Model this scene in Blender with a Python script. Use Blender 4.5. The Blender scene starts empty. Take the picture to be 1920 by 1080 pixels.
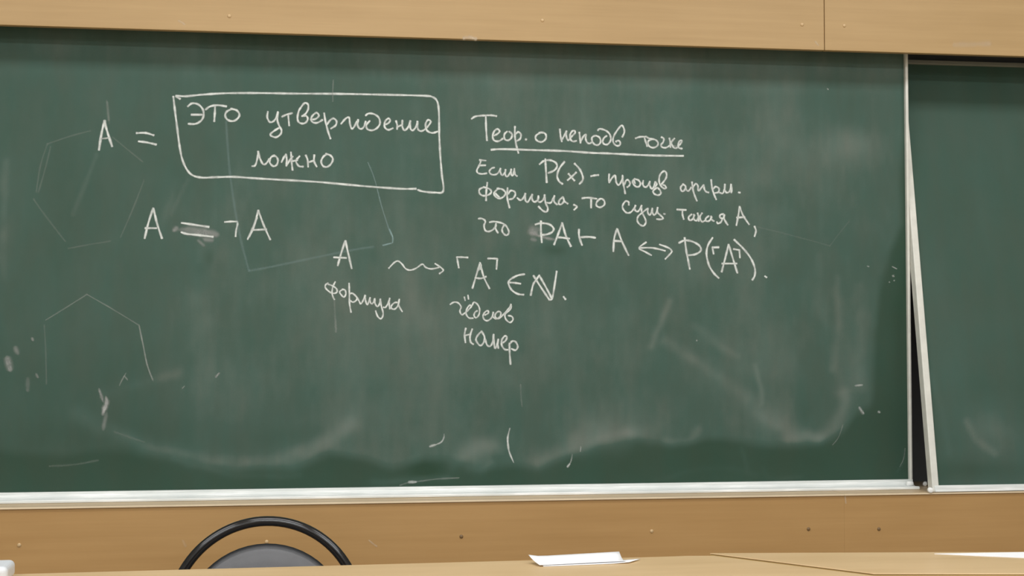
import bpy, bmesh, random
import numpy as np
from math import sin, cos, tan, atan, pi, sqrt, radians
from mathutils import Vector, Matrix, Euler

random.seed(4)
S = bpy.context.scene
COL = S.collection

# ------------------------------------------------------------------ camera
F, D, H = 2600.0, 3.8, 1.22            # focal length (px of 1920), distance to board, eye height
PITCH, YAW = atan(99 / 2600), atan(2600 / 18283)
cam_d = bpy.data.cameras.new('camera')
cam = bpy.data.objects.new('camera', cam_d)
COL.objects.link(cam)
cam.location = (0, -D, H)
cam.rotation_euler = Euler((pi / 2 + PITCH, 0, -YAW), 'XYZ')
cam_d.sensor_width = 36
cam_d.lens = F / 1920 * 36
cam_d.clip_start = 0.05
S.camera = cam

# ------------------------------------------------------------------ world, lamps, exposure
W = bpy.data.worlds.new('world'); S.world = W
W.use_nodes = True
W.node_tree.nodes['Background'].inputs[0].default_value = (0.9, 0.95, 1.0, 1)
W.node_tree.nodes['Background'].inputs[1].default_value = 0.15
S.view_settings.view_transform = 'Standard'
S.view_settings.look = 'None'
S.view_settings.gamma = 1
S.view_settings.use_curve_mapping = False
S.view_settings.exposure = 0.0
CEIL = 3.2
ROWS = [(-1.28, 19.5), (-3.5, 33), (-5.6, 33), (-7.6, 34)]     # distance of each lamp row from the board, watts per lamp
LAMP_X = (-1.9, 0.1, 2.1)
for ry, pw in ROWS:
    for lx in LAMP_X:
        l = bpy.data.lights.new('ceiling_lamp_light', 'AREA')
        l.shape = 'RECTANGLE'; l.size = 1.5; l.size_y = 0.44
        l.energy = pw; l.color = (0.96, 1.0, 1.04)
        o = bpy.data.objects.new('ceiling_lamp_light', l)
        o.location = (lx, ry, CEIL - 0.09)
        COL.objects.link(o)

# ------------------------------------------------------------------ helpers
_r = Vector((cos(YAW), -sin(YAW), 0))
_f = Vector((sin(YAW) * cos(PITCH), cos(YAW) * cos(PITCH), sin(PITCH)))
_u = _r.cross(_f)
_C = Vector((0, -D, H))
def ray(x, y): return _f + _r * ((x - 960) / F) - _u * ((y - 540) / F)
def atY(x, y, Y=0.0):
    d = ray(x, y); return _C + d * ((Y + D) / d.y)
def atZ(x, y, Z):
    d = ray(x, y); return _C + d * ((Z - H) / d.z)

def link(name, me, mat=None, parent=None):
    o = bpy.data.objects.new(name, me); COL.objects.link(o)
    if mat and not me.materials: me.materials.append(mat)
    if parent: o.parent = parent
    return o
def obj(name, bm, mat=None, parent=None, smooth=False, bevel=0, seg=2):
    me = bpy.data.meshes.new(name)
    bmesh.ops.recalc_face_normals(bm, faces=bm.faces)
    if smooth:
        for f in bm.faces: f.smooth = True
    bm.to_mesh(me); bm.free()
    o = link(name, me, mat, parent)
    if bevel:
        m = o.modifiers.new('bevel', 'BEVEL'); m.width = bevel; m.segments = seg; m.limit_method = 'ANGLE'
    return o
def thing(name, label, cat, loc=(0, 0, 0), group=None):
    o = bpy.data.objects.new(name, None); COL.objects.link(o)
    o.location = loc; o.empty_display_size = 0.1
    o['label'] = label; o['category'] = cat
    if group: o['group'] = group
    return o
def tag(o, label, cat, group=None):
    o['label'] = label; o['category'] = cat
    if group: o['group'] = group
    return o
def box(bm, x0, x1, y0, y1, z0, z1):
    v = [bm.verts.new((x, y, z)) for x in (x0, x1) for y in (y0, y1) for z in (z0, z1)]
    for f in ((0, 1, 3, 2), (4, 6, 7, 5), (0, 4, 5, 1), (2, 3, 7, 6), (0, 2, 6, 4), (1, 5, 7, 3)):
        bm.faces.new([v[i] for i in f])
def prism(bm, pts, z0, z1):
    a = [bm.verts.new((p[0], p[1], z0)) for p in pts]
    b = [bm.verts.new((p[0], p[1], z1)) for p in pts]
    n = len(pts)
    bm.faces.new(a); bm.faces.new(b)
    for i in range(n): bm.faces.new((a[i], a[(i + 1) % n], b[(i + 1) % n], b[i]))
def extrude_x(bm, prof, x0, x1):
    a = [bm.verts.new((x0, y, z)) for y, z in prof]
    b = [bm.verts.new((x1, y, z)) for y, z in prof]
    n = len(prof)
    bm.faces.new(a); bm.faces.new(b)
    for i in range(n): bm.faces.new((a[i], a[(i + 1) % n], b[(i + 1) % n], b[i]))
def tube(bm, pts, rad, n=12, closed=False):
    pts = [Vector(p) for p in pts]; m = len(pts); rings = []
    prevn = None
    for i, p in enumerate(pts):
        if closed: t = pts[(i + 1) % m] - pts[i - 1]
        else: t = pts[min(i + 1, m - 1)] - pts[max(i - 1, 0)]
        t.normalize()
        if prevn is None:
            nn = t.orthogonal().normalized()
        else:
            nn = (prevn - t * prevn.dot(t)).normalized()
        prevn = nn
        b = t.cross(nn)
        rr = rad[i] if isinstance(rad, (list, tuple)) else rad
        rings.append([bm.verts.new(p + (nn * cos(2 * pi * k / n) + b * sin(2 * pi * k / n)) * rr) for k in range(n)])
    for i in range(m if closed else m - 1):
        A, B = rings[i], rings[(i + 1) % m]
        for k in range(n): bm.faces.new((A[k], A[(k + 1) % n], B[(k + 1) % n], B[k]))
    if not closed: bm.faces.new(rings[0]); bm.faces.new(rings[-1])

# ------------------------------------------------------------------ materials
def new_mat(name, color=(0.5, 0.5, 0.5), rough=0.5, spec=0.5, metal=0.0):
    m = bpy.data.materials.new(name); m.use_nodes = True
    b = m.node_tree.nodes['Principled BSDF']
    b.inputs['Base Color'].default_value = (*color, 1)
    b.inputs['Roughness'].default_value = rough
    b.inputs['Specular IOR Level'].default_value = spec
    b.inputs['Metallic'].default_value = metal
    return m, m.node_tree.nodes, m.node_tree.links, b
def add(nodes, t, **kw):
    n = nodes.new(t)
    for k, v in kw.items(): setattr(n, k, v)
    return n
def coord(nodes, links, scale, out='Object'):
    tc = nodes.new('ShaderNodeTexCoord'); mp = nodes.new('ShaderNodeMapping')
    mp.inputs['Scale'].default_value = scale
    links.new(tc.outputs[out], mp.inputs['Vector'])
    return mp.outputs['Vector']
def noise(nodes, links, vec, scale, detail=3, rough=0.55):
    n = nodes.new('ShaderNodeTexNoise')
    n.inputs['Scale'].default_value = scale; n.inputs['Detail'].default_value = detail
    n.inputs['Roughness'].default_value = rough
    links.new(vec, n.inputs['Vector'])
    return n.outputs['Fac']
def math(nodes, links, op, a, b=None, c=None, clamp=False):
    n = nodes.new('ShaderNodeMath'); n.operation = op; n.use_clamp = clamp
    for i, v in enumerate((a, b, c)):
        if v is None: continue
        if isinstance(v, (int, float)): n.inputs[i].default_value = v
        else: links.new(v, n.inputs[i])
    return n.outputs[0]
def ramp(nodes, links, fac, stops):
    n = nodes.new('ShaderNodeValToRGB')
    e = n.color_ramp.elements
    while len(e) < len(stops): e.new(0.5)
    for k, (p, c) in enumerate(stops): e[k].position = p; e[k].color = (*c, 1)
    links.new(fac, n.inputs['Fac'])
    return n.outputs['Color']
def plain(name, color, rough=0.5, spec=0.5, metal=0.0, var=0.06, scale=12, bump=0.0):
    """a colour with a little procedural variation"""
    m, N, L, b = new_mat(name, color, rough, spec, metal)
    v = coord(N, L, (1, 1, 1))
    f = noise(N, L, v, scale)
    c = ramp(N, L, f, [(0.3, tuple(x * (1 - var) for x in color)), (0.7, tuple(min(1, x * (1 + var)) for x in color))])
    L.new(c, b.inputs['Base Color'])
    if bump:
        bp = N.new('ShaderNodeBump'); bp.inputs['Strength'].default_value = bump; bp.inputs['Distance'].default_value = 0.002
        L.new(noise(N, L, v, scale * 12), bp.inputs['Height']); L.new(bp.outputs['Normal'], b.inputs['Normal'])
    return m
def wood(name, dark, light, rough=0.42, grain=(0.9, 6, 26), coat=0.0):
    m, N, L, b = new_mat(name, light, rough, 0.35)
    v = coord(N, L, grain)
    g = noise(N, L, v, 2.2, 5, 0.62)
    v2 = coord(N, L, (2.0, 3, 5))
    bl = noise(N, L, v2, 1.6, 2, 0.5)
    fac = math(N, L, 'ADD', math(N, L, 'MULTIPLY', g, 0.6), math(N, L, 'MULTIPLY', bl, 0.4), clamp=True)
    L.new(ramp(N, L, fac, [(0.34, dark), (0.66, light)]), b.inputs['Base Color'])
    b.inputs['Coat Weight'].default_value = coat
    b.inputs['Coat Roughness'].default_value = 0.2
    return m

M_wood_up = wood('upper_panel_wood', (0.432, 0.284, 0.129), (0.492, 0.33, 0.157))
M_wood_low = wood('lower_panel_wood', (0.438, 0.255, 0.097), (0.498, 0.298, 0.12))
M_table = wood('table_wood', (0.62, 0.425, 0.215), (0.72, 0.515, 0.285), rough=0.4, coat=0.08)
M_edge = wood('table_edge_wood', (0.40, 0.255, 0.08), (0.46, 0.30, 0.10), rough=0.45)
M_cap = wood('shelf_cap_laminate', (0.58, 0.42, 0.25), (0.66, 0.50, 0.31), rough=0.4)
M_highlight = plain('edge_highlight_tone', (0.78, 0.63, 0.43), 0.35)  # pale tone for the painted highlight on the shelf edge
M_screw_dark = plain('screw_cap_dark', (0.20, 0.12, 0.05), 0.5)
M_screw = plain('screw_cap', (0.60, 0.42, 0.22), 0.35)
M_metal = plain('painted_frame', (0.72, 0.715, 0.65), 0.35, 0.5, 0.0, 0.07, 30)
M_rail = plain('grey_rail_paint', (0.22, 0.225, 0.19), 0.5, 0.3)
M_dark = plain('cavity_dark', (0.20, 0.205, 0.215), 0.6)
M_black = plain('black_plastic', (0.014, 0.014, 0.015), 0.13, 0.6)
M_grey_pad = plain('grey_vinyl', (0.115, 0.115, 0.12), 0.42, 0.5, 0, 0.05, 40, 0.15)
M_pad_rim = plain('dark_vinyl_rim', (0.018, 0.018, 0.02), 0.45)
M_chrome = plain('grey_steel', (0.4, 0.4, 0.4), 0.35, 0.5, 0.9)
M_paper = plain('white_paper', (0.95, 0.95, 0.96), 0.75, 0.3, 0, 0.015)
M_case = plain('white_plastic', (0.72, 0.75, 0.78), 0.4)
M_chalk_solid = plain('chalk_stick_white', (0.95, 0.95, 0.92), 0.9, 0.1, 0, 0.03, 60, 0.2)
M_wall = plain('plaster_cream', (0.68, 0.68, 0.65), 0.85, 0.2, 0, 0.03, 3)
M_ceiling = plain('ceiling_white', (0.78, 0.78, 0.76), 0.9, 0.2, 0, 0.02, 3)
M_floor = plain('floor_linoleum', (0.44, 0.34, 0.23), 0.5, 0.4, 0, 0.12, 5)
M_lamp, _N, _L, _b = new_mat('lamp_housing', (0.8, 0.8, 0.8), 0.5)

# metal ledge with settled chalk dust in streaks along it
def ledge_mat():
    m, N, L, b = new_mat('dusty_ledge', (0.6, 0.62, 0.6), 0.4, 0.5)
    v = coord(N, L, (6, 60, 160))
    g = noise(N, L, v, 1.3, 4, 0.6)
    v2 = coord(N, L, (3.2, 3, 3))
    g2 = noise(N, L, v2, 1.5, 3, 0.6)
    f = math(N, L, 'ADD', math(N, L, 'MULTIPLY', g, 0.65), math(N, L, 'MULTIPLY', g2, 0.35), clamp=True)
    L.new(ramp(N, L, f, [(0.30, (0.60, 0.63, 0.61)), (0.50, (0.74, 0.76, 0.73)), (0.64, (0.95, 0.95, 0.93))]), b.inputs['Base Color'])
    return m
M_ledge = ledge_mat()

# writing surface: clean green under a film of chalk dust; the dust amount is a mesh attribute
def board_mat():
    m, N, L, b = new_mat('chalkboard_green', (0.05, 0.09, 0.06), 0.62, 0.2)
    at = N.new('ShaderNodeAttribute'); at.attribute_name = 'dust'
    streak = noise(N, L, coord(N, L, (26, 1, 2.2)), 1.0, 4, 0.6)
    cloud = noise(N, L, coord(N, L, (1, 1, 1)), 5.5, 4, 0.6)
    grain = noise(N, L, coord(N, L, (1, 1, 1)), 300, 1, 0.5)
    s = math(N, L, 'ADD', math(N, L, 'MULTIPLY', math(N, L, 'SUBTRACT', streak, 0.5), 0.15),
             math(N, L, 'MULTIPLY', math(N, L, 'SUBTRACT', cloud, 0.5), 0.42))
    mod = math(N, L, 'ADD', 1.0, s)
    d = math(N, L, 'MULTIPLY', at.outputs['Fac'], mod)
    d = math(N, L, 'ADD', d, math(N, L, 'MULTIPLY', math(N, L, 'SUBTRACT', grain, 0.5), 0.05), clamp=True)
    c = ramp(N, L, d, [(0.0, (0.022, 0.054, 0.031)), (0.40, (0.063, 0.110, 0.088)), (1.0, (0.28, 0.30, 0.27))])
    # slight warm/cool mottling
    mot = noise(N, L, coord(N, L, (14, 1, 5)), 1.0, 3, 0.6)
    mx = N.new('ShaderNodeMix'); mx.data_type = 'RGBA'; mx.blend_type = 'MULTIPLY'
    mx.inputs[0].default_value = 1.0
    L.new(c, mx.inputs[6])
    L.new(ramp(N, L, mot, [(0.35, (0.94, 1.02, 1.01)), (0.65, (1.06, 0.99, 0.97))]), mx.inputs[7])
    L.new(mx.outputs[2], b.inputs['Base Color'])
    return m
M_board = board_mat()

# chalk marks: thin layer, coverage from attribute 'cover', broken by grain
def chalk_mat(name, color, lo=0.62):
    m, N, L, b = new_mat(name, color, 0.95, 0.05)
    at = N.new('ShaderNodeAttribute'); at.attribute_name = 'cover'
    g = noise(N, L, coord(N, L, (1, 1, 1)), 260, 2, 0.6)
    p = noise(N, L, coord(N, L, (1, 1, 1)), 55, 2, 0.6)
    k = math(N, L, 'ADD', math(N, L, 'MULTIPLY', math(N, L, 'SUBTRACT', g, 0.5), 0.5),
             math(N, L, 'MULTIPLY', math(N, L, 'SUBTRACT', p, 0.5), 1.25))
    a = math(N, L, 'MULTIPLY', at.outputs['Fac'], math(N, L, 'ADD', 1.0, k), clamp=True)
    L.new(a, b.inputs['Alpha'])
    return m
M_chalk = chalk_mat('chalk_white', (0.72, 0.755, 0.72))
M_smear = chalk_mat('chalk_smear', (0.46, 0.47, 0.45))
M_scuff = chalk_mat('pale_scuff', (0.78, 0.66, 0.50))
M_ghost = chalk_mat('chalk_ghost', (0.42, 0.46, 0.42))
M_blue = chalk_mat('chalk_pale_blue', (0.30, 0.43, 0.42))

# ------------------------------------------------------------------ room shell
RX0, RX1, RY0 = -4.5, 5.0, -9.0
def struct(name, bm, m):
    o = obj(name, bm, m); o['kind'] = 'structure'; return o
bm = bmesh.new(); box(bm, RX0, RX1, RY0, 0.36, -0.1, 0); struct('floor', bm, M_floor)
bm = bmesh.new(); box(bm, RX0, RX1, RY0, 0.36, CEIL, CEIL + 0.1); struct('ceiling', bm, M_ceiling)
bm = bmesh.new(); box(bm, RX0 - 0.1, RX0, RY0, 0.36, 0, CEIL); struct('wall_left', bm, M_wall)
bm = bmesh.new(); box(bm, RX1, RX1 + 0.1, RY0, 0.36, 0, CEIL); struct('wall_right', bm, M_wall)
bm = bmesh.new(); box(bm, RX0, RX1, RY0 - 0.1, RY0, 0, CEIL); struct('wall_back', bm, M_wall)
bm = bmesh.new(); box(bm, RX0, RX1, 0.16, 0.36, 0, CEIL); wall = struct('wall_front', bm, M_dark)

# wood cladding above and below the board: separate boards with joints
ZUP, ZLIP = 2.0369, 0.7992
YUP, YLOW = -0.09, -0.14
JUP = atY(1546, 60, YUP).x
JLOW = atY(1583, 960, YLOW).x
def upper_panel(x0, x1):
    bm = bmesh.new()
    box(bm, x0, x1, YUP, YUP + 0.02, ZUP, 2.85)
    box(bm, x0, x1, YUP + 0.02, 0.16, 2.83, 2.85)
    return obj('wood_panel', bm, M_wood_up, wall, bevel=0.0015)
up1 = upper_panel(-2.6, JUP - 0.0009)
up2 = upper_panel(JUP + 0.0009, 3.6)
def lower_panel(x0, x1):
    bm = bmesh.new(); box(bm, x0, x1, YLOW, 0.16, 0.0, ZLIP - .0045)
    o = obj('wood_panel', bm, M_wood_low, wall)
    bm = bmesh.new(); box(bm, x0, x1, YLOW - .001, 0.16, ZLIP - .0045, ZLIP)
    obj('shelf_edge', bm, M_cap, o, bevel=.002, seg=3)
    bm = bmesh.new(); box(bm, x0, x1, YLOW - .0045, YLOW - .001, ZLIP - .0042, ZLIP + .0004)  # edge highlight put in as a thin pale strip
    obj('edge_highlight', bm, M_highlight, o, bevel=.001)
    return o
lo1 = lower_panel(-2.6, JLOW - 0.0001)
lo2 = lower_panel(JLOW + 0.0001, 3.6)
def screw(px, py, Y, panel, mat=None):
    p = atY(px, py, Y)
    bm = bmesh.new()
    bmesh.ops.create_uvsphere(bm, u_segments=12, v_segments=6, radius=0.0052)
    bmesh.ops.transform(bm, matrix=Matrix.Diagonal((1, 0.55, 1, 1)), verts=bm.verts)
    o = obj('screw', bm, mat or M_screw, panel, smooth=True); o.location = p
for q in ((1017, 38), (1504, 46), (430, 30), (-40, 22)): screw(*q, YUP, up1)
screw(1583, 48, YUP, up2)
for q in ((1222, 996), (36, 1022), (500, 1016)): screw(*q, YLOW, lo1)
for q in ((865, 1006), (1516, 992)): screw(*q, YLOW, lo1, M_screw_dark)
screw(1648, 992, YLOW, lo2, M_screw_dark)

# ------------------------------------------------------------------ main chalkboard
PX = 0.001465                      # metres on the board per photo pixel, roughly
BX0, BX1 = -1.35, 1.6985
ZB0, ZB1 = 0.8225, 2.16
board = thing('chalkboard', 'large dark green chalkboard covered with white handwritten formulas', 'chalkboard', (0, 0, ZLIP))
board_inv = Matrix.Translation((0, 0, -ZLIP))
def to_b(px, py):                  # photo point -> (x, z) on the writing surface (world)
    p = atY(px, py, 0.0); return (p.x, p.z)

rng = np.random.default_rng(7)
def vnoise(x, z, sc, seed):        # smooth value noise
    g = np.random.default_rng(seed).random((64, 64))
    xs, zs = np.asarray(x) * sc + 13.3, np.asarray(z) * sc + 5.1
    xi, zi = np.floor(xs).astype(int), np.floor(zs).astype(int)
    fx, fz = xs - xi, zs - zi
    fx, fz = fx * fx * (3 - 2 * fx), fz * fz * (3 - 2 * fz)
    a, b = g[xi % 64, zi % 64], g[(xi + 1) % 64, zi % 64]
    c, d = g[xi % 64, (zi + 1) % 64], g[(xi + 1) % 64, (zi + 1) % 64]
    return (a * (1 - fx) + b * fx) * (1 - fz) + (c * (1 - fx) + d * fx) * fz - 0.5
def seg_dist(X, Z, poly):
    best = np.full(X.shape, 1e9)
    for (ax, az), (bx, bz) in zip(poly[:-1], poly[1:]):
        dx, dz = bx - ax, bz - az
        t = np.clip(((X - ax) * dx + (Z - az) * dz) / (dx * dx + dz * dz + 1e-12), 0, 1)
        best = np.minimum(best, np.hypot(X - ax - t * dx, Z - az - t * dz))
    return best
def P(*pts): return [to_b(*q) for q in pts]
def smooth_poly(poly, n=6):
    out = []
    m = len(poly)
    for i in range(m - 1):
        p0, p1, p2, p3 = poly[max(i - 1, 0)], poly[i], poly[i + 1], poly[min(i + 2, m - 1)]
        for k in range(n):
            t = k / n
            out.append(tuple(0.5 * (2 * b + (c - a) * t + (2 * a - 5 * b + 4 * c - d) * t * t + (3 * b - a - 3 * c + d) * t ** 3)
                             for a, b, c, d in zip(p0, p1, p2, p3)))
    out.append(tuple(poly[-1]))
    return out
def sstep(x, a, b):
    t = np.clip((x - a) / (b - a), 0, 1); return t * t * (3 - 2 * t)

# where the wiped film of dust ends above the ledge
LOW = P((-400, 850), (-60, 840), (30, 858), (120, 862), (230, 850), (300, 858), (380, 880), (450, 890), (540, 880), (620, 858), (680, 868),
        (740, 880), (800, 862), (850, 866), (900, 880), (950, 880), (1010, 884), (1060, 865), (1130, 832), (1180, 818), (1220, 836),
        (1285, 838), (1330, 822), (1400, 832), (1480, 842), (1540, 838), (1582, 812), (1606, 778), (1640, 760), (1720, 740))
RIGHT = P((1700, 100), (1692, 300), (1690, 420), (1672, 470), (1654, 520), (1646, 600), (1642, 700), (1636, 780), (1600, 850))
ARCS = [  # (polyline, half width px, dust)
    (P((150, 780), (200, 808), (280, 838), (350, 860), (430, 868), (520, 862), (600, 838), (665, 795)), 17, .17),
    (P((320, 862), (400, 884), (470, 896), (560, 884)), 6, .10),
    (P((195, 740), (280, 716), (330, 700)), 12, .08),
    (P((1250, 640), (1340, 700), (1420, 765), (1480, 806), (1540, 822)), 13, .10),
    (P((1300, 610), (1340, 640), (1380, 668)), 10, .07),
    (P((1254, 562), (1238, 610), (1225, 650)), 8, .13),
    (P((1410, 690), (1425, 735), (1430, 755)), 6, .12),
    (P((1480, 820), (1530, 825), (1565, 800), (1580, 760), (1580, 735)), 14, .16),
    (P((850, 868), (890, 838), (925, 832)), 16, .14),
    (P((880, 876), (905, 880), (925, 868)), 10, .16),
    (P((1010, 872), (1060, 850), (1100, 838), (1180, 812)), 18, .17),
    (P((1080, 830), (1110, 815), (1140, 810)), 22, .10),
    (P((1250, 825), (1290, 828), (1310, 800)), 12, .12),
    (P((1160, 840), (1190, 815), (1230, 808)), 20, .08),
    (P((330, 345), (300, 420)), 12, .06), (P((370, 560), (370, 900)), 18, .05),
    (P((395, 600), (392, 740)), 14, .05), (P((1610, 540), (1612, 720)), 16, .07), (P((1570, 520), (1562, 690)), 10, .08),
    (P((1530, 480), (1540, 640)), 12, .05), (P((700, 905), (770, 896), (840, 893)), 7, .14),
    (P((1230, 905), (1330, 880), (1420, 890)), 6, .05), (P((1390, 840), (1400, 880)), 6, .08),
    (P((1430, 880), (1445, 900), (1500, 893)), 5, .07), (P((1240, 110), (1285, 118), (1300, 150)), 16, .06),
    (P((1690, 840), (1690, 860), (1680, 880)), 3, .12),
    (P((760, 520), (800, 600)), 22, .05), (P((10, 520), (5, 420), (15, 300)), 10, .08),
]
BLOBS = [  # (px, py, rx, rz, dust)
    (1600, 270, 60, 35, .13), (1450, 230, 60, 60, .05), (1540, 300, 80, 40, .05), (1130, 800, 70, 40, .09), (905, 845, 45, 25, .10),
    (1470, 790, 60, 40, .10), (1420, 690, 80, 50, .05), (1250, 780, 40, 40, .07), (1590, 640, 40, 120, .06),
    (1350, 360, 200, 60, .04), (700, 560, 260, 160, .03), (1000, 700, 300, 140, .05), (420, 720, 70, 120, .05),
    (60, 700, 60, 40, -.04), (120, 430, 80, 140, -.02), (800, 880, 25, 16, -.13), (935, 862, 18, 12, -.10),
    (1035, 472, 26, 11, -.20), (395, 480, 8, 12, -.14), (380, 500, 10, 10, -.06), (1480, 505, 60, 40, -.04), (550, 820, 100, 18, -.06),
    (200, 810, 180, 30, -.05), (470, 640, 60, 90, -.03), (330, 300, 60, 40, -.02),
    (1420, 325, 40, 30, .04), (1510, 770, 18, 30, -.10), (1690, 560, 18, 140, -.06),
]
def dust_field(X, Z):
    wx = vnoise(X, Z, 7, 1) * .03 + vnoise(X, Z, 25, 2) * .012
    wz = vnoise(X, Z, 7, 3) * .03 + vnoise(X, Z, 25, 4) * .012
    Xw, Zw = X + wx * .6, Z + wz * .6
    base = .33 + .07 * sstep(X, -.9, .3) + vnoise(X, Z, 3, 5) * .08 + vnoise(X * 2.2, Z * .7, 5, 6) * .05
    zl = np.interp(Xw, [q[0] for q in LOW], [q[1] for q in LOW])
    xr = np.interp(Zw, [q[1] for q in RIGHT][::-1], [q[0] for q in RIGHT][::-1])
    inside = sstep(Zw - zl, -.012, .026) * (1 - sstep(Xw - xr, -.022, .010))
    d = .12 + (base - .12) * inside + vnoise(X, Z, 9, 8) * .04
    # a dirtier, thinner film fades toward the lower left corner
    lowleft = (1 - sstep(Z, .84, 1.10)) * (1 - sstep(X, -.5, .1))
    d -= .10 * lowleft * inside
    for poly, w, a in ARCS:
        sp = smooth_poly(poly, 5)
        dist = seg_dist(Xw, Zw, sp)
        ww = w * PX
        d += a * np.exp(-(dist / ww) ** 2 * 1.3) * (0.85 + 0.6 * vnoise(X, Z, 30, 11))
    for px, py, rx, rz, a in BLOBS:
        cx, cz = to_b(px, py)
        e = ((Xw - cx) / (rx * PX)) ** 2 + ((Zw - cz) / (rz * PX)) ** 2
        d += a * np.exp(-e)
    # more dust near the top, also lifting the overhang's shade; fine wipe texture
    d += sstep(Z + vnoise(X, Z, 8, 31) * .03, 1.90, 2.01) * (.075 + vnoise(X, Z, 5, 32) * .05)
    d += vnoise(X * 2.5, Z * .8, 30, 9) * .03 * inside
    return np.clip(d, 0.03, 1)
def board_grid(name, x0, x1, z0, z1, step, field, parent, org=(0, 0, 0)):
    nx, nz = int((x1 - x0) / step) + 1, int((z1 - z0) / step) + 1
    xs, zs = np.linspace(x0, x1, nx), np.linspace(z0, z1, nz)
    X, Z = np.meshgrid(xs, zs)
    v = np.zeros((nx * nz, 3)); v[:, 0] = X.ravel() - org[0]; v[:, 2] = Z.ravel() - org[2]
    i = np.arange((nz - 1) * nx).reshape(nz - 1, nx)[:, :-1].ravel()
    f = np.stack([i, i + 1, i + nx + 1, i + nx], 1)
    # back face so the board has thickness
    nb = len(v)
    bx = np.array([(x0, .022, z0), (x1, .022, z0), (x1, .022, z1), (x0, .022, z1)]) - np.array([org[0], 0, org[2]])
    verts = [tuple(q) for q in v] + [tuple(q) for q in bx]
    c = [0, nx - 1, nx * nz - 1, nx * (nz - 1)]
    faces = f.tolist() + [[nb + 3, nb + 2, nb + 1, nb], [c[1], c[0], nb, nb + 1], [c[2], c[1], nb + 1, nb + 2],
                          [c[3], c[2], nb + 2, nb + 3], [c[0], c[3], nb + 3, nb]]
    me = bpy.data.meshes.new(name); me.from_pydata(verts, [], faces)
    a = me.attributes.new('dust', 'FLOAT', 'POINT')
    vals = np.concatenate([field(X, Z).ravel(), np.full(4, .1)]).astype(np.float32)
    a.data.foreach_set('value', vals)
    return link(name, me, M_board, parent)
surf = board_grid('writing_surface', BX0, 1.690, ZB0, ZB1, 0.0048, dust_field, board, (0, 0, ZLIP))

def bpart(name, mat, boxes, bevel=0.0015):
    bm = bmesh.new()
    for b in boxes: box(bm, *b)
    bmesh.ops.transform(bm, matrix=board_inv, verts=bm.verts)
    return obj(name, bm, mat, board, bevel=bevel)
bpart('frame_side', M_metal, [(1.6895, BX1, -.012, .026, ZB0 - .012, ZB1)], .003)
bpart('frame_side', M_metal, [(BX0 - .012, BX0 + .001, -.012, .026, ZB0 - .012, ZB1)], .003)
bpart('frame_top', M_metal, [(BX0, 1.6895, -.012, .026, ZB1, ZB1 + .012)], .003)
bm = bmesh.new()
extrude_x(bm, [(.026, ZLIP), (.026, ZB0), (-.012, ZB0 + .0008), (-.0125, ZB0 - .006), (-.015, ZB0 - .012), (-.026, ZB0 - .0155), (-.046, ZB0 - .0165),
               (-.050, ZB0 - .0145), (-.0555, ZB0 - .0145), (-.058, ZB0 - .017), (-.058, ZLIP + .0006), (-.05, ZLIP)], BX0 - .012, BX1)
bmesh.ops.transform(bm, matrix=board_inv, verts=bm.verts)
obj('chalk_ledge', bm, M_ledge, board, bevel=.0012)

# ------------------------------------------------------------------ chalk marks
_layer = [0]
def ribbons(name, strokes, mat, parent, width, cover=1.0, label=None, taper=False, soft=False, sub=6, yp=0.0, zoff=None):
    if zoff is None: zoff = ZLIP
    """strokes: lists of (x, z) on the board; a thin layer of chalk, one mesh"""
    V, FA, AL = [], [], []
    prof = ((-1, 0.0), (-.62, .62), (-.3, 1.0), (.3, 1.0), (.62, .62), (1, 0.0)) if not soft else \
           ((-1, 0.0), (-.6, .28), (-.25, .85), (.25, .85), (.6, .28), (1, 0.0))
    hw = width * PX * 0.5 * 1.15
    for st in strokes:
        _layer[0] += 1
        y0 = yp - 0.00025 - 0.00003 * (_layer[0] % 12)
        if len(st) == 1: st = [st[0], (st[0][0] + .0006, st[0][1] - .0004)]
        pts = smooth_poly(st, sub) if len(st) > 2 else [tuple(st[0]), tuple((np.array(st[0]) + np.array(st[1])) / 2), tuple(st[1])]
        pts = [np.array(q) for q in pts]
        q = [pts[0]]
        for p_ in pts[1:]:
            if np.hypot(*(p_ - q[-1])) > .0004: q.append(p_)
        if len(q) < 2: q.append(q[0] + np.array((.0006, 0)))
        pts = q
        d0 = pts[0] - pts[1]; d0 /= np.hypot(*d0); d1 = pts[-1] - pts[-2]; d1 /= np.hypot(*d1)
        pts = [pts[0] + d0 * hw * .75, pts[0] + d0 * hw * .2] + pts[1:-1] + [pts[-1] + d1 * hw * .2, pts[-1] + d1 * hw * .75]
        n = len(pts); base = len(V)
        rp = random.random() * 50
        for i, p_ in enumerate(pts):
            t = pts[min(i + 1, n - 1)] - pts[max(i - 1, 0)]; t = t / (np.hypot(*t) + 1e-9)
            nr = np.array((-t[1], t[0]))
            w = hw * (1 + .13 * sin(rp + i * .9) + .08 * sin(rp * 3 + i * 2.3))
            u = i / (n - 1)
            if taper: w *= .35 + .65 * sin(pi * min(1, max(0, u))) ** .6
            if i in (0, n - 1): w *= .6
            c = cover * (1 + .10 * sin(rp * 2 + i * .55))
            if taper: c *= .45 + .55 * sin(pi * u)
            if i in (0, n - 1): c = 0
            for k, a in prof:
                e = p_ + nr * w * k
                V.append((e[0], y0 - .00012 * u, e[1] - zoff)); AL.append(c * a)
        m = len(prof)
        for i in range(n - 1):
            for k in range(m - 1):
                A = base + i * m + k
                FA.append((A, A + 1, A + m + 1, A + m))
    me = bpy.data.meshes.new(name); me.from_pydata(V, [], FA)
    at = me.attributes.new('cover', 'FLOAT', 'POINT')
    at.data.foreach_set('value', np.array(AL, dtype=np.float32))
    o = link(name, me, mat, parent)
    if label: o['label'] = label
    return o
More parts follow.
